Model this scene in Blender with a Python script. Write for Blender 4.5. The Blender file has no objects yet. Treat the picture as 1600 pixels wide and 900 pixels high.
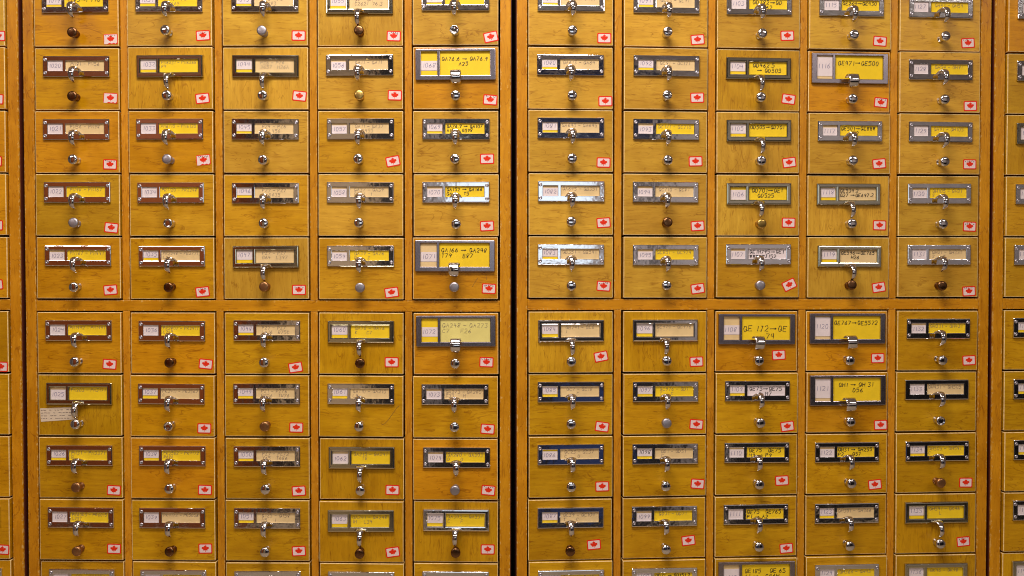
import bpy, bmesh, math, random
from mathutils import Matrix, Vector
random.seed(7)
scene = bpy.context.scene
col = scene.collection

# ------------------------------------------------------------------ camera
D = 1.55
def cam_matrix(yaw, pitch, roll):
    c, s = math.cos(yaw), math.sin(yaw)
    right, fwd, up = Vector((c, -s, 0)), Vector((s, c, 0)), Vector((0, 0, 1))
    c, s = math.cos(pitch), math.sin(pitch)
    up, fwd = up * c - fwd * s, up * s + fwd * c
    c, s = math.cos(roll), math.sin(roll)
    right, up = right * c + up * s, up * c - right * s
    m = Matrix.Identity(4)
    for i in range(3):
        m[i][0], m[i][1], m[i][2] = right[i], up[i], -fwd[i]
    m[1][3] = -D
    return m
cd = bpy.data.cameras.new('camera'); cam = bpy.data.objects.new('camera', cd); col.objects.link(cam)
cam.matrix_world = cam_matrix(0.00183, -0.01426, 0.0007)
cd.sensor_width = 36; cd.lens = 1362.9 / 1600 * 36; cd.clip_start = .05; cd.clip_end = 100
scene.camera = cam
scene.render.filter_size = 1.1
scene.cycles.pixel_filter_type = 'BLACKMAN_HARRIS'; scene.cycles.filter_width = 1.05
scene.render.resolution_x, scene.render.resolution_y = 1024, 576

# ------------------------------------------------------------------ world, lamps, exposure
w = bpy.data.worlds.new('World'); scene.world = w; w.use_nodes = True
w.node_tree.nodes['Background'].inputs[0].default_value = (.80, .74, .72, 1)
w.node_tree.nodes['Background'].inputs[1].default_value = .28
vs = scene.view_settings
vs.view_transform = 'Standard'; vs.look = 'None'; vs.gamma = 1; vs.exposure = .05; vs.use_curve_mapping = False
LAMP_COLOUR = (1.0, .90, .84)
#          x     y     watts  length
LAMPS = [(-.15, -.98, 44, 1.1), (-2.3, -2.5, 24, 1.2), (2.3, -2.5, 26, 1.2), (0, -2.5, 12, 1.2)]  # lamps after the first are added to brighten the unseen opposite wall
CEIL = 1.55; FLOOR = -1.65; BACKY = -4.05

# ------------------------------------------------------------------ helpers
def link(name, me, mat=None, parent=None):
    o = bpy.data.objects.new(name, me); col.objects.link(o)
    if mat is not None and me is not None and not me.materials:
        for m in (mat if isinstance(mat, (list, tuple)) else [mat]): me.materials.append(m)
    if parent: o.parent = parent
    return o
def inst(name, me, parent, loc=(0, 0, 0), rot=(0, 0, 0), color=None):
    o = bpy.data.objects.new(name, me); col.objects.link(o); o.parent = parent
    o.location = loc; o.rotation_euler = rot
    if color: o.color = color
    return o
def tag(o, label, cat, group=None, kind=None):
    if label: o['label'] = label
    if cat: o['category'] = cat
    if group: o['group'] = group
    if kind: o['kind'] = kind
    return o
def mesh_from(bm, name, mats, smooth=False):
    bmesh.ops.recalc_face_normals(bm, faces=bm.faces)
    me = bpy.data.meshes.new(name); bm.to_mesh(me); bm.free()
    for m in (mats if isinstance(mats, (list, tuple)) else [mats]): me.materials.append(m)
    if smooth: me.shade_smooth()
    return me
def box(bm, x0, x1, y0, y1, z0, z1):
    v = [bm.verts.new((x, y, z)) for x in (x0, x1) for y in (y0, y1) for z in (z0, z1)]
    fs = []
    for q in ((0, 1, 3, 2), (4, 6, 7, 5), (0, 4, 5, 1), (2, 3, 7, 6), (0, 2, 6, 4), (1, 5, 7, 3)):
        fs.append(bm.faces.new([v[i] for i in q]))
    return v, fs
def box_mesh(name, x0, x1, y0, y1, z0, z1, mats, bev=0, seg=2, bevmat=None):
    bm = bmesh.new(); box(bm, x0, x1, y0, y1, z0, z1)
    bmesh.ops.recalc_face_normals(bm, faces=bm.faces)
    if bev:
        r = bmesh.ops.bevel(bm, geom=list(bm.edges), offset=bev, segments=seg, affect='EDGES', profile=.6)
        if bevmat is not None:
            for f in r['faces']: f.material_index = bevmat
    return mesh_from(bm, name, mats)

# ------------------------------------------------------------------ materials
def new_mat(name):
    m = bpy.data.materials.new(name); m.use_nodes = True
    nt = m.node_tree; return m, nt, nt.nodes['Principled BSDF']
def N(nt, t, **kw):
    n = nt.nodes.new(t)
    for k, v in kw.items():
        if k.startswith('i_'): n.inputs[int(k[2:])].default_value = v
        else: setattr(n, k, v)
    return n
def math_n(nt, op, a, b=None, c=None, clamp=False):
    n = nt.nodes.new('ShaderNodeMath'); n.operation = op; n.use_clamp = clamp
    for i, v in enumerate((a, b, c)):
        if v is None: continue
        if isinstance(v, (int, float)): n.inputs[i].default_value = v
        else: nt.links.new(v, n.inputs[i])
    return n.outputs[0]
def ramp(nt, src, p0, p1, v0=0., v1=1.):
    n = nt.nodes.new('ShaderNodeMapRange'); n.inputs[1].default_value = p0; n.inputs[2].default_value = p1
    n.inputs[3].default_value = v0; n.inputs[4].default_value = v1; nt.links.new(src, n.inputs[0]); return n.outputs[0]
def noise(nt, vec, scale, detail=3, rough=.55, dist=0.):
    n = nt.nodes.new('ShaderNodeTexNoise'); nt.links.new(vec, n.inputs['Vector'])
    n.inputs['Scale'].default_value = scale; n.inputs['Detail'].default_value = detail
    n.inputs['Roughness'].default_value = rough; n.inputs['Distortion'].default_value = dist
    return n.outputs['Fac']
def mapped(nt, scale, rnd=True, rot=(0, 0, 0)):
    tc = nt.nodes.new('ShaderNodeTexCoord'); src = tc.outputs['Object']
    if rnd:
        oi = nt.nodes.new('ShaderNodeObjectInfo')
        mul = N(nt, 'ShaderNodeVectorMath', operation='SCALE'); mul.inputs[0].default_value = (37., 11., 53.)
        nt.links.new(oi.outputs['Random'], mul.inputs['Scale'])
        add = N(nt, 'ShaderNodeVectorMath', operation='ADD'); nt.links.new(src, add.inputs[0]); nt.links.new(mul.outputs[0], add.inputs[1])
        src = add.outputs[0]
    mp = nt.nodes.new('ShaderNodeMapping'); nt.links.new(src, mp.inputs[0])
    mp.inputs['Scale'].default_value = scale; mp.inputs['Rotation'].default_value = rot
    return mp.outputs[0]
def mixc(nt, fac, a, b, mode='MIX'):
    n = nt.nodes.new('ShaderNodeMix'); n.data_type = 'RGBA'; n.blend_type = mode
    for i, v in ((0, fac), (6, a), (7, b)):
        if isinstance(v, (int, float)): n.inputs[i].default_value = v
        elif isinstance(v, tuple): n.inputs[i].default_value = v
        else: nt.links.new(v, n.inputs[i])
    return n.outputs[2]

def wood(name, vertical=False, base=None, worn=False, scale=1.):
    """maple veneer; the tone comes from the object's own colour unless base is given"""
    m, nt, p = new_mat(name)
    s = (70, 30, 9) if vertical else (9, 30, 70)
    s = tuple(v * scale for v in s)
    v1 = mapped(nt, s); v2 = mapped(nt, (1, 1, 1)); 
    s3 = (420, 60, 45) if vertical else (45, 60, 420)
    v3 = mapped(nt, s3)
    g = noise(nt, v1, 1.0, 5, .6, 1.6)
    blot = noise(nt, v2, 14, 3, .5, .8)
    fleck = noise(nt, v3, 1.0, 2, .5, .3)
    flame = noise(nt, v1, 2.6, 3, .5, 2.2)
    gf = ramp(nt, g, .3, .7, .82, 1.12)
    bf = ramp(nt, blot, .3, .7, .84, 1.12)
    ff = ramp(nt, fleck, .58, .72, 1., .72)
    lf = ramp(nt, flame, .62, .70, 1., .86)
    v4 = mapped(nt, (62, 30, 15) if vertical else (15, 30, 62))
    cn = noise(nt, v4, 1.0, 3, .5, 1.1)
    cmask = ramp(nt, noise(nt, v2, 30, 2, .5, .5), .44, .58, 0, 1)
    line = ramp(nt, math_n(nt, 'ABSOLUTE', math_n(nt, 'SUBTRACT', math_n(nt, 'FRACT', math_n(nt, 'MULTIPLY', cn, 5.)), .5)), .0, .10, .42, 0)
    cl_ = math_n(nt, 'SUBTRACT', 1., math_n(nt, 'MULTIPLY', line, cmask))
    val = math_n(nt, 'MULTIPLY', math_n(nt, 'MULTIPLY', gf, bf), math_n(nt, 'MULTIPLY', math_n(nt, 'MULTIPLY', ff, lf), cl_))
    if base is None:
        oi = nt.nodes.new('ShaderNodeObjectInfo'); c = oi.outputs['Color']
    else: c = base
    comb = nt.nodes.new('ShaderNodeCombineColor')
    for i, k in enumerate((.75, 1.0, 1.35)):
        pw = math_n(nt, 'POWER', val, k); nt.links.new(pw, comb.inputs[i])
    out = mixc(nt, 1., c, comb.outputs[0], 'MULTIPLY')
    if worn:   # chipped lacquer flecks along the arris
        tc = nt.nodes.new('ShaderNodeTexCoord'); sep = nt.nodes.new('ShaderNodeSeparateXYZ')
        nt.links.new(tc.outputs['Generated'], sep.inputs[0])
        ax = sep.outputs[0] if vertical else sep.outputs[2]
        edge = math_n(nt, 'ABSOLUTE', math_n(nt, 'SUBTRACT', ax, .5))
        ef = ramp(nt, edge, .28, .5, 0, .18)
        sp = noise(nt, mapped(nt, (300, 300, 140)), 1., 4, .65)
        spot = ramp(nt, math_n(nt, 'ADD', sp, ef), .68, .74)
        out = mixc(nt, math_n(nt, 'MULTIPLY', spot, .6), out, (.75, .50, .16, 1))
    nt.links.new(out, p.inputs['Base Color'])
    p.inputs['Roughness'].default_value = .36
    p.inputs['Specular IOR Level'].default_value = .27
    rg = ramp(nt, blot, .3, .7, .30, .46); nt.links.new(rg, p.inputs['Roughness'])
    b = nt.nodes.new('ShaderNodeBump'); b.inputs['Strength'].default_value = .12; b.inputs['Distance'].default_value = .0006
    nt.links.new(g, b.inputs['Height']); nt.links.new(b.outputs[0], p.inputs['Normal'])
    return m
M = {}
M['veneer_h'] = wood('maple_veneer_across')
M['veneer_v'] = wood('maple_veneer_upright', True)
M['frame_v'] = wood('frame_wood_upright', True, None, True)
M['frame_h'] = wood('frame_wood_across', False, None, True)
def simple(name, c, rough=.5, metal=0, spec=.5, bump=0, bscale=400, var=0):
    m, nt, p = new_mat(name)
    p.inputs['Roughness'].default_value = rough; p.inputs['Metallic'].default_value = metal
    p.inputs['Specular IOR Level'].default_value = spec
    p.inputs['Base Color'].default_value = (*c, 1)
    if var:
        v = mapped(nt, (1, 1, 1)); n = noise(nt, v, bscale * .15, 4)
        f = ramp(nt, n, .3, .7, 1 - var, 1 + var); cc = nt.nodes.new('ShaderNodeCombineColor')
        for i in range(3): nt.links.new(f, cc.inputs[i])
        nt.links.new(mixc(nt, 1., (*c, 1), cc.outputs[0], 'MULTIPLY'), p.inputs['Base Color'])
    if bump:
        v = mapped(nt, (1, 1, 1)); n = noise(nt, v, bscale, 3)
        b = nt.nodes.new('ShaderNodeBump'); b.inputs['Strength'].default_value = 1; b.inputs['Distance'].default_value = bump
        nt.links.new(n, b.inputs['Height']); nt.links.new(b.outputs[0], p.inputs['Normal'])
    return m
M['edge_highlight'] = simple('plywood_edge_highlight', (.82, .60, .27), .5, var=.25, bscale=1500)  # pale bevel colour: light caught on the plywood edges is painted in
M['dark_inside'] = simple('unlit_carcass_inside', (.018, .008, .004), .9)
M['gap_shade'] = simple('painted_gap_shade', (.10, .016, .004), .6)  # dark red-brown stands in for the shade between cabinets
M['chrome'] = simple('dented_chrome', (.80, .80, .82), .07, 1, bump=.00028, bscale=34)
M['dented'] = simple('crinkled_chrome', (.80, .80, .82), .08, 1, bump=.00055, bscale=27)
M['chrome_smooth'] = simple('chrome', (.70, .68, .68), .07, 1, bump=.00004, bscale=120)
M['bronze_plate'] = simple('olive_nickel', (.56, .54, .42), .12, 1, bump=.00010, bscale=30)
M['satin'] = simple('satin_grey_steel', (.40, .36, .40), .24, 1, bump=.000006, bscale=300, var=.08)
M['knob_dark'] = simple('dark_bronze', (.20, .10, .045), .25, 1, bump=.0001, bscale=300)
M['knob_grey'] = simple('dull_nickel', (.42, .39, .42), .38, .9, bump=.00003, bscale=500)
M['knob_brass'] = simple('tarnished_brass', (.62, .42, .12), .28, 1, bump=.00005, bscale=300)
M['knob_copper'] = simple('worn_copper', (.36, .18, .075), .35, .9, bump=.00006, bscale=300)
M['screw'] = simple('screw_steel', (.50, .48, .53), .32, .9)
M['slot'] = simple('screw_recess', (.04, .035, .04), .6)
M['yellow'] = simple('yellow_card', (.85, .58, .005), .65, var=.05)
M['pale'] = simple('pale_yellow_card', (.74, .64, .20), .65, var=.05)
M['tan'] = simple('tan_card', (.73, .53, .25), .7, var=.07)
M['white'] = simple('white_card', (.76, .66, .655), .7, var=.05)
M['red'] = simple('sticker_red', (.74, .028, .006), .5, spec=.2)
M['stickerwhite'] = simple('sticker_white', (.79, .63, .60), .5, spec=.2, var=.04)
M['scratch'] = simple('scratch_in_lacquer', (.22, .10, .015), .7)
M['marker'] = simple('black_marker', (.012, .010, .012), .5)
M['pencil'] = simple('pencil', (.19, .14, .13), .6)
M['bluepen'] = simple('blue_pencil', (.15, .14, .27), .6)
M['pinkpaper'] = simple('old_paper_strip', (.68, .55, .40), .7, var=.06)
def ctone(*rgb): return (*rgb, 1.)
TONES = {'y': (.56, .288, .010), 'g': (.58, .316, .028), 'o': (.60, .262, .004), 'd': (.53, .25, .002)}
FRAME = (.57, .238, .005)

# ------------------------------------------------------------------ handwriting: strokes on a 4 x 6 grid
G = {
'0': '16 03 10 30 43 36 16', '1': '25 26 20', '2': '05 16 36 44 00 40', '3': '06 46 23 42 30 00', '4': '16 03 43|36 30',
'5': '46 06 04 34 42 30 00', '6': '36 13 01 20 41 33 03', '7': '06 46 10', '8': '33 46 16 04 31 20 01 33', '9': '43 04 26 45 20',
'A': '00 26 40|13 33', 'B': '00 06 36 33 03|33 40 00', 'C': '45 16 03 10 41', 'D': '00 06 26 43 20 00', 'E': '46 06 00 40|03 33',
'F': '46 06 00|03 33', 'G': '45 16 03 10 41 43 23', 'H': '06 00|46 40|03 43', 'I': '26 20', 'J': '46 16|36 20 01', 'K': '06 00|46 03 40',
'L': '06 00 40', 'M': '00 06 23 46 40', 'N': '00 06 40 46', 'P': '00 06 36 44 03', 'Q': '16 03 10 30 43 36 16|22 51', 'R': '00 06 36 44 03 40',
'S': '45 16 04 32 20 01', 'T': '06 46|26 20', 'U': '06 01 20 41 46', 'V': '06 20 46', 'W': '06 10 23 30 46', 'X': '06 40|46 00', 'Y': '06 23 46|23 20',
'Z': '06 46 00 40', '-': '03 43', '>': '03 83|64 83 62', '.': '20 21', '<': '46 03 40', '#': '05 45|03 43|01 41|06 12 26 32 46', ' ': ''}
def width_of(ch): return {'>': 10, '.': 3.2, ' ': 3.2, '-': 6, '1': 4.2, 'I': 3.6}.get(ch, 5.6)
def strokes_of(lines, seed, wave=.35):
    """lines: list of (text, x, z, height); returns polylines"""
    rnd = random.Random(seed); out = []
    for text, x, z, h in lines:
        u = h / 6.; cx = x; slant = .12
        for ch in text:
            g = G.get(ch, ''); dz = rnd.uniform(-.35, .35) * u
            for st in g.split('|'):
                pts = []
                for q in st.split():
                    px, pz = int(q[0]) + rnd.uniform(-wave, wave), int(q[1]) + rnd.uniform(-wave, wave)
                    if ch in '->': pz = int(q[1]) + rnd.uniform(-.15, .15)
                    pts.append((cx + (px + pz * slant) * u * .95, z + pz * u + dz))
                if len(pts) > 1: out.append(pts)
            cx += width_of(ch) * u
    return out
def text_width(t, h): return sum(width_of(c) for c in t) * h / 6.
def ribbon_mesh(polys, width, mat, y=0., name='writing'):
    verts, faces = [], []
    for pl in polys:
        n = len(pl)
        base = len(verts)
        for i, (x, z) in enumerate(pl):
            a = pl[max(i - 1, 0)]; b = pl[min(i + 1, n - 1)]
            dx, dz = b[0] - a[0], b[1] - a[1]; l = math.hypot(dx, dz) or 1
            nx, nz = -dz / l * width / 2, dx / l * width / 2
            verts += [(x + nx, y, z + nz), (x - nx, y, z - nz)]
        for i in range(n - 1):
            k = base + 2 * i; faces.append((k, k + 1, k + 3, k + 2))
    me = bpy.data.meshes.new(name); me.from_pydata(verts, [], faces); me.materials.append(mat)
    return me

# ------------------------------------------------------------------ part meshes
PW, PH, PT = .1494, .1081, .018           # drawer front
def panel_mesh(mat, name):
    return box_mesh(name, -PW / 2, PW / 2, -.0022, PT, 0, PH, [mat, M['edge_highlight']], .0011, 2, 1)
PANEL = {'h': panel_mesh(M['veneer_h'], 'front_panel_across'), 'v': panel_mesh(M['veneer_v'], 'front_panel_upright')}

def plate_mesh(name, w, h, opens, t, bo, bi, mat, seg=2, rc=.0015):
    """label holder with openings; local x from 0..w, z from 0..-h (top left origin), front at y=-t"""
    xs = sorted({0, w, *[o[0] for o in opens], *[o[1] for o in opens]})
    zs = sorted({0, h, *[o[2] for o in opens], *[o[3] for o in opens]})
    bm = bmesh.new(); V = {}
    for x in xs:
        for z in zs: V[x, z] = bm.verts.new((x, 0, -z))
    for i in range(len(xs) - 1):
        for j in range(len(zs) - 1):
            cx, cz = (xs[i] + xs[i + 1]) / 2, (zs[j] + zs[j + 1]) / 2
            if any(a < cx < b and c < cz < d for a, b, c, d in opens): continue
            bm.faces.new([V[xs[i], zs[j]], V[xs[i + 1], zs[j]], V[xs[i + 1], zs[j + 1]], V[xs[i], zs[j + 1]]])
    r = bmesh.ops.extrude_face_region(bm, geom=list(bm.faces))
    for e in r['geom']:
        if isinstance(e, bmesh.types.BMVert): e.co.y = -t
    bmesh.ops.recalc_face_normals(bm, faces=bm.faces)
    def corner(e):
        a, b = e.verts
        return abs(a.co.y - b.co.y) > t * .5 and a.co.x in (0, w) and False
    ce = [e for e in bm.edges if abs(e.verts[0].co.y - e.verts[1].co.y) > t * .5
          and min(abs(e.verts[0].co.x), abs(e.verts[0].co.x - w)) < 1e-6 and min(abs(e.verts[0].co.z), abs(e.verts[0].co.z + h)) < 1e-6]
    bmesh.ops.bevel(bm, geom=ce, offset=rc, segments=3, affect='EDGES', profile=.5)
    def fe(outer):
        out = []
        for e in bm.edges:
            if all(abs(v.co.y + t) < 1e-6 for v in e.verts) and len(e.link_faces) == 2:
                ys = sorted(abs(f.normal.y) for f in e.link_faces)
                if ys[0] < .5 < ys[1]:
                    mx = (e.verts[0].co + e.verts[1].co) / 2
                    on = min(mx.x, w - mx.x, -mx.z, h + mx.z) < rc * 1.1
                    if on == outer: out.append(e)
        return out
    bmesh.ops.bevel(bm, geom=fe(True), offset=bo, segments=seg, affect='EDGES', profile=.5)
    bmesh.ops.bevel(bm, geom=fe(False), offset=bi, segments=seg, affect='EDGES', profile=.5)
    return mesh_from(bm, name, mat)
# window rectangles (x0, x1, ztop, zbottom) from the plate's top left corner
WIN = {'A': ((.0091, .0353), (.0410, .1090), (.0086, .0262)), 'B': ((.0078, .0350), (.0415, .1088), (.0082, .0300)),
       'C': ((.0097, .0380), (.0430, .1304), (.0048, .0462))}
SIZE = {'A': (.1185, .0366), 'B': (.1177, .0392), 'C': (.1400, .0545)}
def opens(k):
    a, b, z = WIN[k]; return [(a[0], a[1], z[0], z[1]), (b[0], b[1], z[0], z[1])]
TK = {'A': .0040, 'B': .0052, 'C': .0050}
PLATE = {
 'A': plate_mesh('label_holder_screwed', *SIZE['A'], opens('A'), TK['A'], .0015, .0009, M['chrome'], 3),
 'D': plate_mesh('label_holder_dented', *SIZE['A'], opens('A'), TK['A'], .0015, .0009, M['dented'], 3),
 'N': plate_mesh('label_holder_screwless', *SIZE['A'], opens('A'), TK['A'], .0016, .0011, M['chrome']),
 'B': plate_mesh('label_holder_framed', *SIZE['B'], opens('B'), TK['B'], .0026, .0022, M['bronze_plate'], 3),
 'K': plate_mesh('label_holder_framed_chrome', *SIZE['B'], opens('B'), TK['B'], .0026, .0022, M['chrome'], 3),
 'C': plate_mesh('label_holder_large', *SIZE['C'], opens('C'), TK['C'], .0012, .0010, M['satin'])}
PKIND = {'A': 'A', 'D': 'A', 'N': 'A', 'B': 'B', 'K': 'B', 'C': 'C'}

def strip_mesh(name, path, widths, th, mat, arch=.0016):
    """curved metal tongue swept in the y-z plane"""
    P = [Vector((0, y, z)) for y, z in path]; pts, ws = [], []
    n = len(P); sub = 5
    for i in range(n - 1):
        p0, p1, p2, p3 = P[max(i - 1, 0)], P[i], P[i + 1], P[min(i + 2, n - 1)]
        for k in range(sub):
            t = k / sub
            pts.append(.5 * ((2 * p1) + (-p0 + p2) * t + (2 * p0 - 5 * p1 + 4 * p2 - p3) * t * t + (-p0 + 3 * p1 - 3 * p2 + p3) * t ** 3))
            ws.append(widths[i] * (1 - t) + widths[i + 1] * t)
    pts.append(P[-1]); ws.append(widths[-1] * .8)
    bm = bmesh.new(); rings = []
    for i, (p, wd) in enumerate(zip(pts, ws)):
        tan = (pts[min(i + 1, len(pts) - 1)] - pts[max(i - 1, 0)]).normalized()
        nor = Vector((0, tan.z, -tan.y))
        if nor.y > 0 and i < 3: pass
        ring = []
        for s, k in ((-1, 0), (-.75, 0), (-.3, 0), (.3, 0), (.75, 0), (1, 0), (1, 1), (.3, 1), (-.3, 1), (-1, 1)):
            a = arch * (1 - s * s)
            q = p + Vector((s * wd * .45, 0, 0)) + nor * (a if k == 0 else a - th)
            ring.append(bm.verts.new(q))
        rings.append(ring)
    m = len(rings[0])
    for a, b in zip(rings, rings[1:]):
        for j in range(m): bm.faces.new([a[j], a[(j + 1) % m], b[(j + 1) % m], b[j]])
    bm.faces.new(rings[0]); bm.faces.new(rings[-1])
    me = mesh_from(bm, name, mat); me.shade_smooth()
    return me
def sgn(path): return path
HOOK = {
 'A': strip_mesh('finger_pull', [(-.0035, -.0012), (-.0095, .0036), (-.0165, .0044), (-.0222, -.0006), (-.0240, -.0080), (-.0225, -.0152), (-.0170, -.0200), (-.0125, -.0215)],
                 [.0250, .0180, .0120, .0112, .0108, .0104, .0100, .0090], .0012, M['chrome_smooth']),
 'B': strip_mesh('finger_pull_long', [(-.0045, -.0015), (-.0105, .0000), (-.0160, -.0035), (-.0200, -.0100), (-.0205, -.0175), (-.0170, -.0240), (-.0115, -.0280)],
                 [.0240, .0170, .0105, .0096, .0094, .0090, .0078], .0012, M['chrome_smooth']),
 'C': strip_mesh('finger_pull_wide', [(-.0040, .0030), (-.0110, .0072), (-.0180, .0060), (-.0225, .0000), (-.0235, -.0070), (-.0205, -.0140), (-.0150, -.0175)],
                 [.0215, .0205, .0202, .0200, .0196, .0188, .0170], .0013, M['chrome_smooth'], .0004)}
def lathe(name, prof, mat, seg=24, smooth=True):
    bm = bmesh.new(); rings = []
    for y, r in prof:
        if r < 1e-5: rings.append([bm.verts.new((0, y, 0))])
        else: rings.append([bm.verts.new((r * math.cos(2 * math.pi * i / seg), y, r * math.sin(2 * math.pi * i / seg))) for i in range(seg)])
    for a, b in zip(rings, rings[1:]):
        for i in range(seg):
            j = (i + 1) % seg
            if len(b) == 1: bm.faces.new([a[i], a[j], b[0]])
            else: bm.faces.new([a[i], a[j], b[j], b[i]])
    me = mesh_from(bm, name, mat)
    if smooth: me.shade_smooth()
    return me
DOME = [(.001, .0062), (-.0018, .0062), (-.0030, .0040), (-.0095, .0044), (-.0112, .0070), (-.0136, .0087), (-.0165, .0090), (-.0184, .0086), (-.0196, .0076), (-.0201, .0068), (-.0205, .0050), (-.0208, .0026), (-.0209, 0)]
RING = [(.001, .0062), (-.0018, .0062), (-.0030, .0040), (-.0095, .0042), (-.0118, .0070), (-.0148, .0084), (-.0176, .0083), (-.0190, .0076), (-.0193, .0064), (-.0186, .0056), (-.0188, .0030), (-.0190, 0)]
FLAT = [(.001, .0062), (-.0018, .0062), (-.0030, .0042), (-.0095, .0046), (-.0118, .0074), (-.0140, .0086), (-.0178, .0086), (-.0190, .0074), (-.0194, .0055), (-.0196, 0)]
KNOB = {'C': lathe('knob_domed', DOME, M['chrome_smooth']), 'c': lathe('knob_ringed', RING, M['chrome_smooth']),
        'D': lathe('knob_dark', FLAT, M['knob_dark']), 'G': lathe('knob_grey', FLAT, M['knob_grey']),
        'B': lathe('knob_brass', FLAT, M['knob_brass']), 'R': lathe('knob_copper', FLAT, M['knob_copper'])}
SCREW = lathe('screw', [(.0005, .0031), (-.0002, .0033), (-.0009, .0027), (-.0012, .0015), (-.0005, .0011), (-.0002, 0)], M['screw'], 12)
_bm = bmesh.new(); box(_bm, -.0022, .0022, -.00125, -.0010, -.00038, .00038)
SLOT = mesh_from(_bm, 'screw_slot', M['slot'])

def rounded(w, h, r, n=4):
    pts = []
    for cx, cz, a0 in ((w / 2 - r, h / 2 - r, 0), (-w / 2 + r, h / 2 - r, 90), (-w / 2 + r, -h / 2 + r, 180), (w / 2 - r, -h / 2 + r, 270)):
        for i in range(n + 1):
            a = math.radians(a0 + 90 * i / n); pts.append((cx + r * math.cos(a), cz + r * math.sin(a)))
    return pts
def prism(name, pts, y0, y1, mat):
    bm = bmesh.new()
    a = [bm.verts.new((x, y0, z)) for x, z in pts]; b = [bm.verts.new((x, y1, z)) for x, z in pts]
    bm.faces.new(a); bm.faces.new(b[::-1]); n = len(pts)
    for i in range(n): bm.faces.new([a[i], a[(i + 1) % n], b[(i + 1) % n], b[i]])
    return mesh_from(bm, name, mat)
SW, SH = .0250, .0182
STICK = prism('sticker', rounded(SW, SH, .0022), 0, -.00025, M['red'])
FIELD = prism('white_field', rounded(SW - .0040, SH - .0040, .0012), -.0002, -.00035, M['stickerwhite'])
TORN = prism('white_field_torn', [(-.0112, .0078), (.0112, .0078), (.0112, -.0062), (.0085, -.0086), (.0055, -.0068), (.0015, -.0080), (-.0025, -.0066), (-.0070, -.0088), (-.0118, -.0086), (-.0114, -.003)], -.0002, -.00035, M['stickerwhite'])
half = [(0, 6.2), (.9, 4.4), (2.0, 4.9), (1.6, 2.6), (2.9, 3.7), (3.2, 2.9), (5.0, 3.1), (4.4, 1.8), (5.2, 1.2), (2.6, -.9), (2.9, -1.9), (.35, -1.6), (.35, -3.6)]
LEAF = prism('maple_leaf', [(x * .00132, z * .00128 - .0010) for x, z in half + [(-x, z) for x, z in half[::-1][:-1]]], -.0003, -.00045, M['red'])

# ------------------------------------------------------------------ cabinets
W, P, R, H, RAIL = .1509, .16718, .11121, .10833, .02436
def cab_matrix(x0, cy, z0, a, r, t):
    ex = Vector((math.cos(a) * math.cos(r), math.sin(a) * math.cos(r), math.sin(r)))
    ez = Vector((-math.sin(r) * math.cos(a), -math.sin(r) * math.sin(a) + math.cos(r) * t, math.cos(r))).normalized()
    ey = ez.cross(ex).normalized(); ez = ex.cross(ey)
    m = Matrix.Identity(4)
    for i in range(3): m[i][0], m[i][1], m[i][2] = ex[i], ey[i], ez[i]
    m[0][3], m[1][3], m[2][3] = x0, cy, z0
    return m
SIDE = .0185; GAP = .0030
CW = 4 * P + W + 2 * (.0025 + SIDE)            # cabinet width
MCAB = {1: cab_matrix(-.84045, .00096, -.05354, -.01853, -.00075, -.0088), 2: cab_matrix(.03221, -.0087, -.05155, .05466, .00079, -.00394)}
MCAB[0] = MCAB[1] @ Matrix.Translation((-(CW + .0095), 0, .0012))
MCAB[3] = MCAB[2] @ Matrix.Translation((CW + .0080, 0, .0))
XC = {1: [.00053, -.00087, 0, 0, .0003], 2: [-.001, .0007, .0008, .0001, -.0006]}
def row_z(r): return RAIL / 2 + (5 - r) * R if r <= 5 else -RAIL / 2 - (r - 6) * R - H
ZTOP, ZBOT = row_z(1) + H + .0025, row_z(10) - .0025
DEEP = .42
def col_x(cab, c):
    return c * P + W / 2 + (XC[cab][c] if cab in XC else 0)
def part(name, parent, x0, x1, y0, y1, z0, z1, mat, color, bev=.0012):
    # origin at the middle of the piece so that the grain texture runs on it
    cx, cz = (x0 + x1) / 2, (z0 + z1) / 2
    me = box_mesh(name, x0 - cx, x1 - cx, y0, y1, z0 - cz, z1 - cz, mat, bev, 2)
    return inst(name, me, parent, (cx, 0, cz), color=color)
CABLAB = {0: 'pale maple card catalogue cabinet cut off by the left edge of the photo',
          1: 'large maple card catalogue cabinet filling the left half beside the black gap',
          2: 'large maple card catalogue cabinet filling the right half beside the black gap',
          3: 'maple card catalogue cabinet cut off by the right edge of the photo'}
def jitter(c, k=.06):
    f = 1 + random.uniform(-k, k); return (c[0] * f, c[1] * f * random.uniform(.97, 1.03), c[2] * f, 1)
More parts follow.
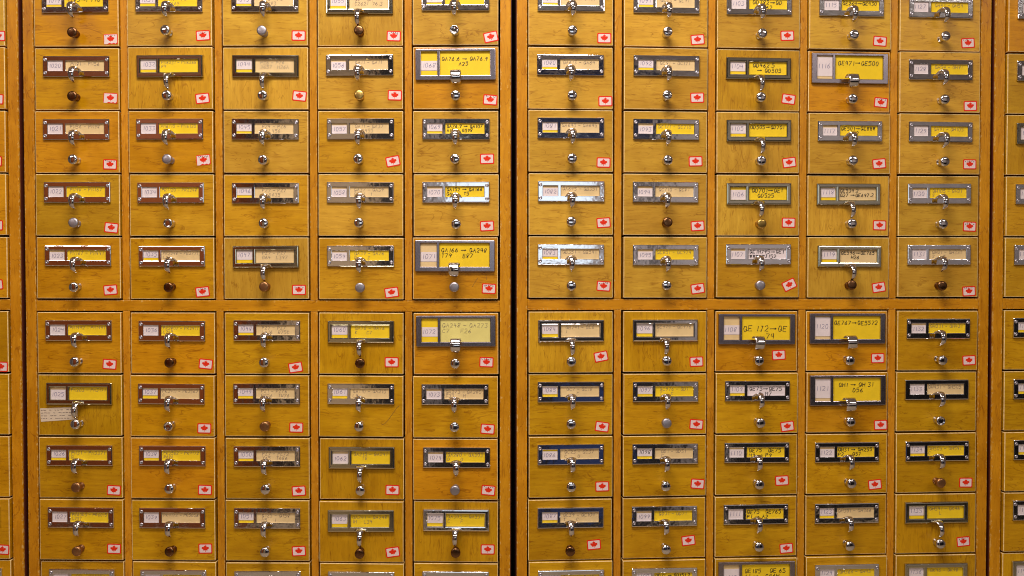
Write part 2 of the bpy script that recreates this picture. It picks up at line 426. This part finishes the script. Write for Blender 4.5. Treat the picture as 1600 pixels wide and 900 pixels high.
for cab in range(4):
    root = bpy.data.objects.new('card_catalogue_cabinet', None); col.objects.link(root)
    root.empty_display_size = .05; root.matrix_world = MCAB[cab]
    tag(root, CABLAB[cab], 'cabinet', 'card catalogue cabinets')
    cols = {0: [4], 1: range(5), 2: range(5), 3: [0]}[cab]
    xa = cols[0] * P - .0025 - SIDE if cab != 0 else 3 * P + W + .0025 + .002
    xb = cols[-1] * P + W + .0025 + SIDE if cab != 3 else P - .0045
    if cab == 0: xa = 4 * P - .0045 - SIDE
    if cab == 3: xb = W + .0025 + SIDE
    zt, zb = ZTOP + .022, ZBOT - .022
    part('side_panel', root, xa, xa + SIDE, 0, DEEP, zb, zt, M['frame_v'], jitter(FRAME))
    part('side_panel', root, xb - SIDE, xb, 0, DEEP, zb, zt, M['frame_v'], jitter(FRAME))
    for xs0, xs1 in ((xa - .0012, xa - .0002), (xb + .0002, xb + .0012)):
        part('gap_shade_board', root, xs0, xs1, .0035, DEEP, zb, zt, M['gap_shade'], (1, 1, 1, 1), 0)  # thin boards added to darken the gaps, shade put into their colour
    for z0, z1 in ((ZTOP, ZTOP + .0195), (-.0097, .0097), (ZBOT - .0195, ZBOT)):
        part('rail', root, xa + SIDE + .0002, xb - SIDE - .0002, .0004, .06, z0, z1, M['frame_h'], jitter(FRAME), .0010)
    cl = list(cols)
    for c in cl[:-1]:
        if cab in XC: xm = (col_x(cab, c) + col_x(cab, c + 1)) / 2
        else: xm = c * P + (W + P) / 2
        hw = .00625
        for z0, z1 in ((.0099, ZTOP - .0002), (ZBOT + .0002, -.0099)):
            part('stile', root, xm - hw, xm + hw, .0003, .05, z0, z1, M['frame_v'], jitter((.58, .245, .009)), .0010)
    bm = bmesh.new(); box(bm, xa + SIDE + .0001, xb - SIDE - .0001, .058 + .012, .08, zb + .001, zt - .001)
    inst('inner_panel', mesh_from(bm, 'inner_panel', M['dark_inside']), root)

# ------------------------------------------------------------------ drawers: what the photograph shows, row by row
#         c0  c1..c5   c6..c10  c11
PLT = ['A AAABA AAAAA A', 'A ABBAC AABCA A', 'A AAAAA AABAA B', 'A AAAAA AABBA A', 'A AABAC AAABA A',
       'A AAABC KKCCA A', 'A BAAAA AAACN A', 'A AAABA AAAAA A', 'A AAAKK NAAAB A', 'A AAAAA AACAB B']
PLT[8] = 'A AAABK NAAAB A'
CARD = ['T YYTTY TTYYY T', 'T TYTTY TTYYY T', 'T TYTTY TYYYY T', 'T YYTTY TTYTY T', 'T YTTYY TYWTT T',
        'T YYTYP TTYYY T', 'T YTTTT TYWYT T', 'T YYTYY TTYYY T', 'T YTTYY TYYTY T', 'T YYTTT YYYYY T']
NUMB = ['w ytyyy yywww w', 'w wyyuS yyySw w', 'w wwyuy yuyuw w', 'w wwyuu uuuyu w', 'w utyuS yuuyw w',
        'w wwyyS yySSu y', 'w utyyu yyySw y', 'w yyyuu uyuuy y', 'w wwyyy yuwyy w', 'w wwyyy yyuyy w']
KNB = ['C DCGDc CCCCC C', 'D DCCBC CCCCC C', 'C CGCCC CCCCC C', 'C GcCCC CDBCC C', 'C CDRGG CCGDD C',
       'C CDCDC CCCCC C', 'C CcRCC CGCCc C', 'C RCCCG CCCCR C', 'C RDCDD DCCCC C', 'C CCCCC CCCCC C']
TONE = ['g ogggg ggggg o', 'o dyggo ggyog y', 'o oogyg ggggg y', 'o yyygg ggggg y', 'o odgyo ggygg y',
        'd ooyyo gyooy y', 'd ydyyy yyyoy y', 'd yoyyo yyyyy y', 'd dyyyy yyyyy y', 'd dyyyy yyyyy y']
STK = {1: {1: (173, 61, 2), 2: (172, 153, -3), 3: (172, 257, -2), 4: (175, 356, -6), 5: (173, 453, 5), 6: (172, 569, -4), 8: (178, 766, -3), 9: (179, 857, -1)},
       2: {1: (318, 56, 4), 2: (317, 154, 6), 3: (318, 250, 6), 5: (316, 456, 6), 6: (321, 569, -6), 7: (320, 669, -1), 8: (321, 765, -2), 9: (321, 857, 1)},
       3: {1: (467, 56, -1), 2: (468, 150, -6), 5: (467, 453, 0), 6: (462, 574, 9), 7: (463, 668, -1), 8: (467, 767, 4), 9: (467, 861, 3)},
       4: {1: (615, 56, -2), 2: (617, 149, -2), 3: (614, 252, 11), 5: (612, 457, 8), 6: (612, 566, 0), 8: (613, 766, -1), 9: (614, 862, 8)},
       5: {1: (767, 58, 12), 2: (766, 156, -5), 3: (761, 248, 1), 4: (761, 353, 3), 5: (764, 451, -3), 6: (760, 566, -2), 7: (762, 670, -4), 8: (763, 766, -5), 9: (762, 859, 0)},
       6: {1: (944, 60, 0), 2: (946, 158, 1), 3: (943, 254, -1), 4: (943, 348, 4), 5: (943, 447, -4), 6: (939, 557, 11), 7: (941, 667, -8), 8: (941, 760, 1), 9: (928, 851, 5)},
       7: {1: (1090, 62, 5), 2: (1089, 153, 2), 3: (1087, 252, 2), 4: (1090, 353, 4), 5: (1090, 451, 8), 6: (1088, 565, 2), 7: (1088, 663, -4), 8: (1090, 756, -5), 9: (1076, 845, 6)},
       8: {1: (1230, 56, 2), 2: (1232, 155, -7), 3: (1233, 254, 8), 4: (1232, 348, -1), 5: (1233, 445, 26), 6: (1218, 555, 3), 7: (1230, 666, 8), 8: (1222, 751, 3), 9: (1229, 857, 4)},
       9: {1: (1374, 65, -4), 2: (1377, 160, -5), 3: (1373, 256, 6), 4: (1375, 352, -1), 5: (1373, 449, 9), 6: (1373, 560, 1), 7: (1376, 664, 2), 8: (1367, 757, 6)},
       10: {1: (1513, 67, 4), 2: (1515, 166, 1), 3: (1514, 257, 0), 4: (1515, 354, -2), 5: (1514, 455, 3), 6: (1514, 563, 3), 8: (1509, 754, -1), 9: (1505, 846, 5)},
       0: {1: (-3, 56, 0), 2: (-5, 155, -3), 3: (-7, 252, -2), 4: (-6, 352, -1), 5: (-6, 445, 5), 6: (1, 573, -2), 9: (5, 858, -3)}, 11: {}}
TORN_AT = {(1, 1), (2, 1), (3, 2)}
DENTED = {(3, 5), (4, 5), (3, 7), (4, 7), (5, 7), (7, 7), (8, 7), (9, 7), (2, 7), (4, 6), (5, 6), (8, 6), (5, 8), (7, 8), (3, 9), (9, 3), (9, 9), (4, 10), (10, 7), (1, 7), (5, 10), (7, 5)}
SCRIB = {(1, 1), (1, 2), (3, 1), (3, 2), (1, 4), (5, 2), (5, 3), (6, 5), (8, 5), (5, 6), (2, 5), (2, 9), (1, 10), (3, 10), (4, 10), (5, 10), (9, 10), (5, 5)}
TXT = {  # (row, column): (marker or pencil, lines)
 (1, 1): ('M', '1983>P990'), (2, 1): ('P', 'PM81 - PN56|I'), (3, 1): ('P', 'PN56 - PN98'), (4, 1): ('P', 'PN98 - PN167'), (5, 1): ('P', 'PN167 - PN441'),
 (6, 1): ('P', 'PN1992 - PN1991'), (7, 1): ('P', 'PN203 - PN3171'), (8, 1): ('P', 'PN31 - PN3371|B'), (9, 1): ('P', 'PR6003 - PR6015|L257'), (10, 1): ('P', 'PR - PR6051'),
 (1, 2): ('P', 'PR - PR|1665'), (2, 2): ('P', 'PN6231 - PN6268|P4'), (3, 2): ('P', 'PN6110 - PN6120'), (4, 2): ('P', 'PR1120 - PR2248'), (5, 2): ('P', 'PR2248 - PR2771|L27'),
 (6, 2): ('P', 'PR2807 - PR3411|L245'), (7, 2): ('P', 'PR3411 - PR3562|C'), (8, 2): ('P', 'PR3562 - PR4172|R686'), (9, 2): ('P', 'PR4172 - PR5056'), (10, 2): ('P', 'PR5056 - PR6'),
 (1, 3): ('P', 'PQ - PQ|2683'), (2, 3): ('P', 'PZ6 - PZ6|2657   M26A'), (3, 3): ('P', 'PZ4 - PZ6|    L456'), (4, 3): ('P', 'PZ7 - PZ7|    D635'), (5, 3): ('P', 'PZ7 - PZ7|G64   L397'),
 (6, 3): ('P', 'PZ7 - PZ7|L416   R75C'), (7, 3): ('P', 'PZ1 - PZ76|R556   TW76'), (8, 3): ('P', 'PZ7 - PE72|Y65   T686'), (9, 3): ('P', 'Q125 - Q158|M5    I'), (10, 3): ('P', 'Q181 - QK207|C'),
 (1, 4): ('P', 'Q8 - QA|C2621  76.3'), (2, 4): ('P', 'QA11 - QA11'), (3, 4): ('P', 'QA11 - QA37|    Q455'), (4, 4): ('P', 'QA37 - QA39|C291   I'), (5, 4): ('P', 'QA39 - QA76|R      Z'),
 (6, 4): ('P', 'QA76 - QA76|K     C7'), (7, 4): ('P', 'QA110 - QA210|L4'), (8, 4): ('P', 'QA215 - QA241|     T8'), (9, 4): ('P', 'QA241 - QA248|IM    L34'), (10, 4): ('P', 'QA51 - QA76'),
 (1, 5): ('M', 'QA76.4>QA76.5|     H6'), (2, 5): ('M', 'QA76.6 > QA76.9|         A25'), (3, 5): ('M', 'QA76.9 > QA107|A10     G598'), (4, 5): ('M', 'QA152 > QA166|QA D    T5'),
 (5, 5): ('M', 'QA166 > QA248|T79     B87'), (6, 5): ('P', 'QA248 - QA273|C7     F26'), (7, 5): ('P', 'QA273 - QA280|F33     M'), (8, 5): ('P', 'QA280 - QA303|D      G'), (9, 5): ('P', 'QA303 - QA331|E      F'), (10, 5): ('P', 'QA33 - QA371'),
 (1, 6): ('P', 'QA371 - QA61'), (2, 6): ('P', 'QA613 - QA64'), (3, 6): ('P', 'QA640 - QA645'), (4, 6): ('P', 'QA645 - QB351'), (5, 6): ('P', 'QB351 - QB541|      M'),
 (6, 6): ('P', 'QB741 - QC6|I'), (7, 6): ('P', 'QC7 - QC18|      C'), (8, 6): ('P', 'QC23 - QC37|C      G'), (9, 6): ('P', 'QC39 - QC104|T      C'), (10, 6): ('P', 'QC104 - QC171'),
 (1, 7): ('P', 'QC73 - QC91'), (2, 7): ('P', 'QC91 - QC171|    A'), (3, 7): ('P', 'QC171 - QC710'), (4, 7): ('P', 'QC710 - QC81|     Y'), (5, 7): ('P', 'QC851 - QC974|     U'),
 (6, 7): ('P', 'QC974 - QC976|I'), (7, 7): ('P', 'QC976 - QD1|T     C'), (8, 7): ('P', 'QD1 - QD31|C'), (9, 7): ('P', 'QD31 - QD71'), (10, 7): ('M', 'QD71 > QD151.2'),
 (1, 8): ('M', 'QD382>QD|     262'), (2, 8): ('M', 'QD462.5|  > QD505'), (3, 8): ('M', 'QD505>QD701'), (4, 8): ('M', 'QD701>QE1|   QD525'), (5, 8): ('M', 'QE1M795>QE1|#####J152'),
 (6, 8): ('M', 'QE 1J2>QE|        74'), (7, 8): ('M', 'QE75>QE75|   E9<M71'), (8, 8): ('M', 'QE75   QE75|M9 > P9'), (9, 8): ('M', 'QE75   QE765|P1 > A2'), (10, 8): ('M', 'QE185    QE 65|A1 >   G46H'),
 (1, 9): ('M', 'QE264>QE430'), (2, 9): ('M', 'QE471>QE500'), (3, 9): ('M', 'QE501>QE###|       H2'), (4, 9): ('M', 'QE534.2|Q27 >QE697.2'), (5, 9): ('M', 'QE596>QE765|      H26'),
 (6, 9): ('M', 'QE767>QE5572'), (7, 9): ('M', 'QH1 > QH 31|       D56'), (8, 9): ('M', 'QH31 > QH255|P2    .Q57'), (9, 9): ('P', 'QH301 - QH366'), (10, 9): ('P', 'QH366 - QH43'),
 (1, 10): ('P', 'QH43 - QH54'), (2, 10): ('P', 'QH54 - QH91'), (3, 10): ('P', 'QH91 - QH105'), (4, 10): ('P', 'QH105 - QH21|S     G'), (5, 10): ('P', 'QH21 - QH331|S     S'),
 (6, 10): ('P', 'QH331 - QH431'), (7, 10): ('P', 'QH431 - QH505'), (8, 10): ('P', 'QH505 - QH541|C'), (9, 10): ('P', 'QH541 - QK46|      L'), (10, 10): ('P', 'QK46 - QK98')}
ORD = ['', 'first', 'second', 'third', 'fourth', 'fifth', 'sixth', 'seventh', 'eighth', 'ninth', 'tenth']
CN = {'Y': 'yellow', 'T': 'tan', 'W': 'white', 'P': 'pale yellow'}
KN = {'C': 'chrome', 'c': 'ringed chrome', 'D': 'dark', 'G': 'dull grey', 'B': 'brass', 'R': 'copper'}
CARDM = {'Y': 'yellow', 'T': 'tan', 'W': 'white', 'P': 'pale'}
def rect_mesh(name, x0, x1, z0, z1, y, th, mat):
    bm = bmesh.new(); box(bm, x0, x1, y, y + th, z0, z1); return mesh_from(bm, name, mat)
Minv = {}
def pixel_on_cab(cab, px, py):
    """point of a cabinet's front plane seen at a photograph position, in cabinet coordinates"""
    cm = cam.matrix_world
    d = cm.to_3x3() @ Vector(((px - 800) / 1362.9, -(py - 450) / 1362.9, -1.))
    inv = MCAB[cab].inverted(); o = inv @ cm.translation; dl = inv.to_3x3() @ d
    t = (-.0022 - o.y) / dl.y
    return o + dl * t

random.seed(21)
for r in range(1, 11):
    for cc in range(12):
        def pick(T): return T[r - 1].replace(' ', '')[cc]
        cab = 0 if cc == 0 else 1 if cc <= 5 else 2 if cc <= 10 else 3
        c = {0: 4, 1: cc - 1, 2: cc - 6, 3: 0}[cab]
        kind, card, numk, kn, tone = pick(PLT), pick(CARD), pick(NUMB), pick(KNB), pick(TONE)
        pk = PKIND[kind]
        mk = 'D' if kind == 'A' and (r, cc) in DENTED else kind
        dx, dz = random.uniform(-.0005, .0005), random.uniform(-.0004, .0004)
        proud = random.choice([0, 0, 0, -.0006, .0010, .0018, -.0016, -.0022])
        Mx = MCAB[cab] @ Matrix.Translation((col_x(cab, c) + dx, proud, row_z(r) - (PH - H) / 2 + dz)) @ Matrix.Rotation(random.uniform(-.0035, .0035), 4, 'Y') @ Matrix.Rotation(random.uniform(-.003, .003), 4, 'Z')
        if kind == 'C' and (r, cc) in ((6, 8), (6, 9)): Mx = Mx @ Matrix.Translation((0, .004, 0))
        root = bpy.data.objects.new('catalogue_drawer', None); col.objects.link(root); root.empty_display_size = .02
        root.matrix_world = Mx
        tn = {'y': 'golden', 'g': 'pale golden', 'o': 'orange', 'd': 'amber'}[tone]
        hold = {'A': 'screwed chrome holder', 'N': 'screwless chrome holder', 'B': 'framed nickel holder', 'K': 'framed mirrored holder', 'C': 'large grey holder'}[kind]
        if cab in (1, 2):
            lab = f"{CN[card]} card in {hold}, {KN[kn]} knob, {ORD[r]} row, {ORD[c+1]} column of {'left' if cab == 1 else 'right'} cabinet"
        else:
            lab = f"{tn} drawer cut off by the {'left' if cab == 0 else 'right'} photo edge, {ORD[r]} row from the top"
        tag(root, lab, 'drawer', 'card catalogue drawers')
        # front
        gv = 'v' if kind in 'BK' else 'h'
        t0 = TONES[tone]; f = random.uniform(.88, 1.08)
        if r >= 6 and tone in 'yg': t0 = (t0[0] * .96, t0[1] * .95, t0[2] * .35)
        pn = inst('front_panel', PANEL[gv], root, color=(t0[0] * f, t0[1] * f * random.uniform(.97, 1.03), t0[2] * f, 1))
        # label holder
        w_, h_ = SIZE[pk]
        px = -w_ / 2 + random.uniform(-.0008, .0008)
        if (r, cc) == (8, 5): px += .0015
        pz = PH - {'A': .0136, 'B': .0140, 'C': .0044}[pk] + random.uniform(-.0006, .0006)
        tilt = random.uniform(-.004, .004)
        tz = random.uniform(-.005, .005); tx = random.uniform(-.006, .006)
        ph = inst('label_holder', PLATE[mk], root, (px, -.0022, pz), (0, tilt, 0)); 
        if kind != 'C': ph.rotation_euler = (tx, tilt, tz)
        if kind == 'A':
            for sx in (.0045, w_ - .0045):
                for sz in (-.0068, -h_ + .0068):
                    s = inst('screw', SCREW, ph, (sx, -TK['A'], sz), (0, random.uniform(0, 3), 0))
        a, b, z = WIN[pk]
        # cards (sit inside the holder)
        yc = -.0015
        def add(name, me, parent=ph): return inst(name, me, parent)
        add('title_card', rect_mesh('title_card', b[0] - .002, b[1] + .002, -z[1] - .001, -z[0] + .002, yc, .0003, M[CARDM[card]]))
        nh = z[1] - z[0]
        n0, n1 = {'w': (0, 1), 'y': (.24, 1), 't': (.3, .95), 'u': (0, .80), 'S': (.22, .62)}[numk]
        if numk == 'S' and cc in (9,): n0, n1 = (.12, .95)
        back = 'yellow' if numk in 'yt' or (numk == 'S' and (r, cc) in ((2, 5), (6, 5))) else 'tan'
        if (r, cc) in ((5, 5), (4, 8), (7, 6), (8, 6)): back = 'yellow' if cc != 5 else 'tan'
        if numk != 'w':
            add('backing_card', rect_mesh('backing_card', a[0] - .002, a[1] + .002, -z[1] - .001, -z[0] + .002, yc, .0003, M[back]))
        zz0, zz1 = -z[1] + n0 * nh, -z[1] + n1 * nh
        nc = add('number_card', rect_mesh('number_card', a[0] + random.uniform(-.001, .0005), a[1] + random.uniform(-.0004, .001), zz0 - (.001 if n0 == 0 else 0), zz1 + (.002 if n1 == 1 else 0), yc - .0005, .0003, M['white']))
        # numbers run down each column, twelve to a column
        num = 1018 + 12 * cc + r - 12 + (0)
        num = 1023 + 12 * (cc - 1) + (r - 5)
        hh = min(.0095, (zz1 - zz0) * .62) if pk != 'C' else .0080
        s = str(num); hh = min(hh, (a[1] - a[0]) * .86 / text_width(s, 1.)); tw = text_width(s, hh); x = (a[0] + a[1]) / 2 - tw / 2 + random.uniform(-.001, .001)
        pol = strokes_of([(s, x, (zz0 + zz1) / 2 - hh * .42, hh)], num, .25)
        dark = (r, cc) in ((8, 7),)
        inst('handwriting', ribbon_mesh(pol, .0008 if dark else .00062, M['marker' if dark else 'bluepen'], yc - .0007), ph)
        if (r, cc) in TXT:
            st, t = TXT[(r, cc)]; ls = t.split('|')
            avail = (b[1] - b[0]) * .93
            hgt = .0066 if pk != 'C' else (.0070 if (r, cc) != (6, 8) else .0100)
            if st == 'P': hgt = .0056 if pk != 'C' else .0085
            hgt = min(hgt, avail / max(text_width(l, 1.) for l in ls))
            tot = min(max(text_width(l, hgt) for l in ls), avail)
            x = b[0] + (b[1] - b[0] - tot) / 2
            topz = -z[0] - (.0022 if pk != 'C' else .009)
            if (r, cc) == (6, 8): topz -= .008
            lines = [(l, x, topz - hgt - i * hgt * 1.38, hgt) for i, l in enumerate(ls)]
            pol = strokes_of(lines, num * 7, .3)
            zmin = -z[1] - .0005
            pol = [p_ for p_ in pol if min(q[1] for q in p_) > zmin]
            inst('handwriting', ribbon_mesh(pol, .00104 if st == 'M' else .00052, M['marker' if st == 'M' else 'pencil'], yc - .0003), ph)
        # finger pull and knob
        hz = pz - z[1] - {'A': .0002, 'B': .0035, 'C': .0000}[pk]
        inst('finger_pull', HOOK[pk], root, (px + w_ / 2 + random.uniform(-.0008, .0008), -.0022 - (TK[pk] - .004), hz), (random.uniform(-.03, .03), random.uniform(-.05, .05), random.uniform(-.05, .05)))
        inst('knob', KNOB[kn], root, (random.uniform(-.0008, .0008), -.0022, PH - .0868 + random.uniform(-.0007, .0007)), (random.uniform(-.07, .07), 0, random.uniform(-.07, .07)))
        # maple leaf sticker
        if r in STK[cc]:
            sx, sy, ang = STK[cc][r]
            q = Mx.inverted() @ (MCAB[cab] @ pixel_on_cab(cab, sx, sy))
            so = inst('sticker', STICK, root, (q.x, -.00225, q.z), (0, -math.radians(ang), 0))
            inst('white_field', TORN if (r, cc) in TORN_AT else FIELD, so)
            inst('maple_leaf', LEAF, so)
            if (r, cc) in SCRIB:
                rr = random.Random(r * 50 + cc); pol = []
                for k in range(5):
                    x0 = -.0092 + k * .0037; pol.append([(x0 + rr.uniform(0, .003), .0032 + rr.uniform(0, .0042)) for _ in range(3)])
                inst('scribble', ribbon_mesh(pol, .0007, M['marker'], -.0006), so)
        if (r, cc) == (7, 1):   # old typed strip glued under the holder
            q = [pixel_on_cab(1, x, y) for x, y in ((62.5, 638), (121, 635.5), (121, 655), (64, 659))]
            q = [Mx.inverted() @ (MCAB[1] @ v) for v in q]
            ps = inst('paper_strip', prism('paper_strip', [(v.x, v.z) for v in q], -.0023, -.0026, M['pinkpaper']), root)
            ps['label'] = 'torn strip of typed paper glued below the holder'
            rr = random.Random(3); pol = []; x0, x1 = q[0].x, q[1].x
            for k in range(4):
                zt = q[0].z - .0035 - k * .0050; x = x0 + .002
                while x < x1 - .012:
                    L = rr.uniform(.002, .006); pol.append([(x + L * i / 3, zt + rr.uniform(-.0004, .0004) + (x - x0) * .03) for i in range(4)]); x += L + rr.choice((.0012, .0016, .006))
            inst('typed_lines', ribbon_mesh(pol, .0009, M['pencil'], -.0028), ps)
        if (r, cc) == (7, 4):
            q = [Mx.inverted() @ (MCAB[1] @ pixel_on_cab(1, x, y)) for x, y in ((596, 664), (601, 662), (606, 657), (611, 650), (616, 643), (620, 637), (624, 634))]
            inst('scratch', ribbon_mesh([[(v.x, v.z) for v in q]], .0007, M['scratch'], -.0024), root)
        if (r, cc) == (5, 5):
            for pts in (((738, 448), (741, 443), (744, 438), (747, 434)), ((759, 429), (760, 433), (760, 437))):
                q = [Mx.inverted() @ (MCAB[1] @ pixel_on_cab(1, x, y)) for x, y in pts]
                inst('scratch', ribbon_mesh([[(v.x, v.z) for v in q]], .0006, M['scratch'], -.0024), root)

# ------------------------------------------------------------------ the room in front of the cabinets, seen in the polished metal
def slab(name, x0, x1, y0, y1, z0, z1, mat, kind=None, parent=None):
    o = link(name, box_mesh(name, x0, x1, y0, y1, z0, z1, mat), None, parent)
    if kind: o['kind'] = kind
    return o
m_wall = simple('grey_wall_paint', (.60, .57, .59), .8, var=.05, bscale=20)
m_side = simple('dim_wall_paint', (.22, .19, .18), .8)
m_ceil = simple('ceiling_paint', (.72, .70, .70), .9)
m_floor = simple('beige_carpet', (.42, .34, .24), .95, var=.1, bscale=60)
m_brown = simple('reddish_brown_wood', (.32, .078, .012), .5, var=.12, bscale=12)
m_beige = simple('beige_paint', (.66, .52, .34), .8)
m_black = simple('black_metal', (.012, .011, .014), .5)
m_blue = simple('blue_paint', (.025, .055, .20), .5)
m_navy = simple('navy_cloth', (.025, .035, .10), .9)
slab('floor', -4.2, 4.2, BACKY - .1, .6, FLOOR - .05, FLOOR, m_floor, 'structure')
slab('ceiling', -4.2, 4.2, BACKY - .1, .6, CEIL, CEIL + .05, m_ceil, 'structure')
slab('opposite_wall', -4.2, 4.2, BACKY - .1, BACKY, FLOOR, CEIL, m_wall, 'structure')
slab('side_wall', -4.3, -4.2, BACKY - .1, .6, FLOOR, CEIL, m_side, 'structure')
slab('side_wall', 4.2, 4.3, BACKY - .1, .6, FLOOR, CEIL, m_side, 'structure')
slab('back_wall', -4.2, 4.2, .55, .6, FLOOR, CEIL, m_wall, 'structure')
def furn(name, label, cat, loc):
    o = bpy.data.objects.new(name, None); col.objects.link(o); o.location = loc; tag(o, label, cat); return o
F = furn('wooden_cupboard', 'reddish brown cupboard mirrored in the metal holders of the left columns', 'cupboard', (-2.45, BACKY + .25, FLOOR))
slab('body', -.68, .68, -.24, .20, .002, 3.18, m_brown, parent=F)
for x in (-.335, .335):
    slab('door', x - .325, x + .325, .202, .222, .08, 3.1, m_brown, parent=F)
slab('side', -.76, -.685, -.24, .20, .002, 3.18, m_black, parent=F)
F = furn('beige_door', 'beige door mirrored in the metal holders of the fourth column', 'door', (-1.30, BACKY + .03, FLOOR))
slab('leaf', -.25, .25, -.02, .02, .01, 3.0, m_beige, parent=F)
slab('frame', .26, .55, -.02, .05, .002, 3.19, m_black, parent=F)
slab('frame', -.41, -.26, -.02, .05, .002, 3.19, m_black, parent=F)
F = furn('bookcase', 'long low black bookcase mirrored in the lower holders on the right', 'bookcase', (1.55, BACKY + .2, FLOOR))
slab('body', -2.15, -.14, -.19, .16, .002, 1.46, m_black, parent=F)
slab('body', .28, 2.3, -.19, .16, .002, 1.46, m_black, parent=F)
slab('blue_door', -.90, -.42, .162, .18, .12, .95, m_blue, parent=F)
for k in range(4): slab('shelf', .33, 2.25, .162, .19, .1 + k * .42, .12 + k * .42, m_black, parent=F)
F = furn('wall_board', 'navy cloth covered board mirrored in the sixth column holders', 'board', (.62, BACKY + .02, .98))
slab('cloth', -.80, .72, -.018, .01, -.22, .30, m_navy, parent=F)
slab('cloth', -1.22, -.78, -.018, .012, -.26, .55, m_black, parent=F)
slab('edge', .73, .80, -.018, .02, -1.1, .30, m_black, parent=F)
F = furn('window', 'daylit window mirrored bright white in the middle holders', 'window', (.15, BACKY + .02, .02))
slab('frame', -.74, .90, -.018, .03, -.02, .70, m_wall, parent=F)
m_win, nt, p = new_mat('daylit_glass'); p.inputs['Emission Color'].default_value = (.80, .90, 1, 1); p.inputs['Emission Strength'].default_value = 1.15; p.inputs['Base Color'].default_value = (.3, .35, .4, 1)
for x0, x1 in ((-.70, -.02), (.02, .86)): slab('pane', x0, x1, .031, .036, .03, .66, m_win, parent=F)
m_tube, nt, p = new_mat('lamp_housing'); p.inputs['Base Color'].default_value = (.8, .8, .8, 1)
for i, (x, y, e, L) in enumerate(LAMPS):
    lab = ['long ceiling lamp just in front of the cabinets', 'added lamp brightening the left of the opposite wall', 'added lamp brightening the right of the opposite wall', 'added lamp brightening the middle of the opposite wall'][i]
    F = furn('ceiling_lamp', lab + ', mirrored in the knobs', 'lamp', (x, y, CEIL - .06)); F['group'] = 'ceiling lamps'
    slab('housing', -L / 2, L / 2, -.24, .24, -.005, .058, m_tube, parent=F)
    ld = bpy.data.lights.new('tube_light', 'AREA'); ld.shape = 'RECTANGLE'; ld.size = L; ld.size_y = .45 if i == 0 else .30; ld.energy = e; ld.color = LAMP_COLOUR
    lo = bpy.data.objects.new('tube_light', ld); col.objects.link(lo); lo.parent = F; lo.location = (0, 0, -.02)
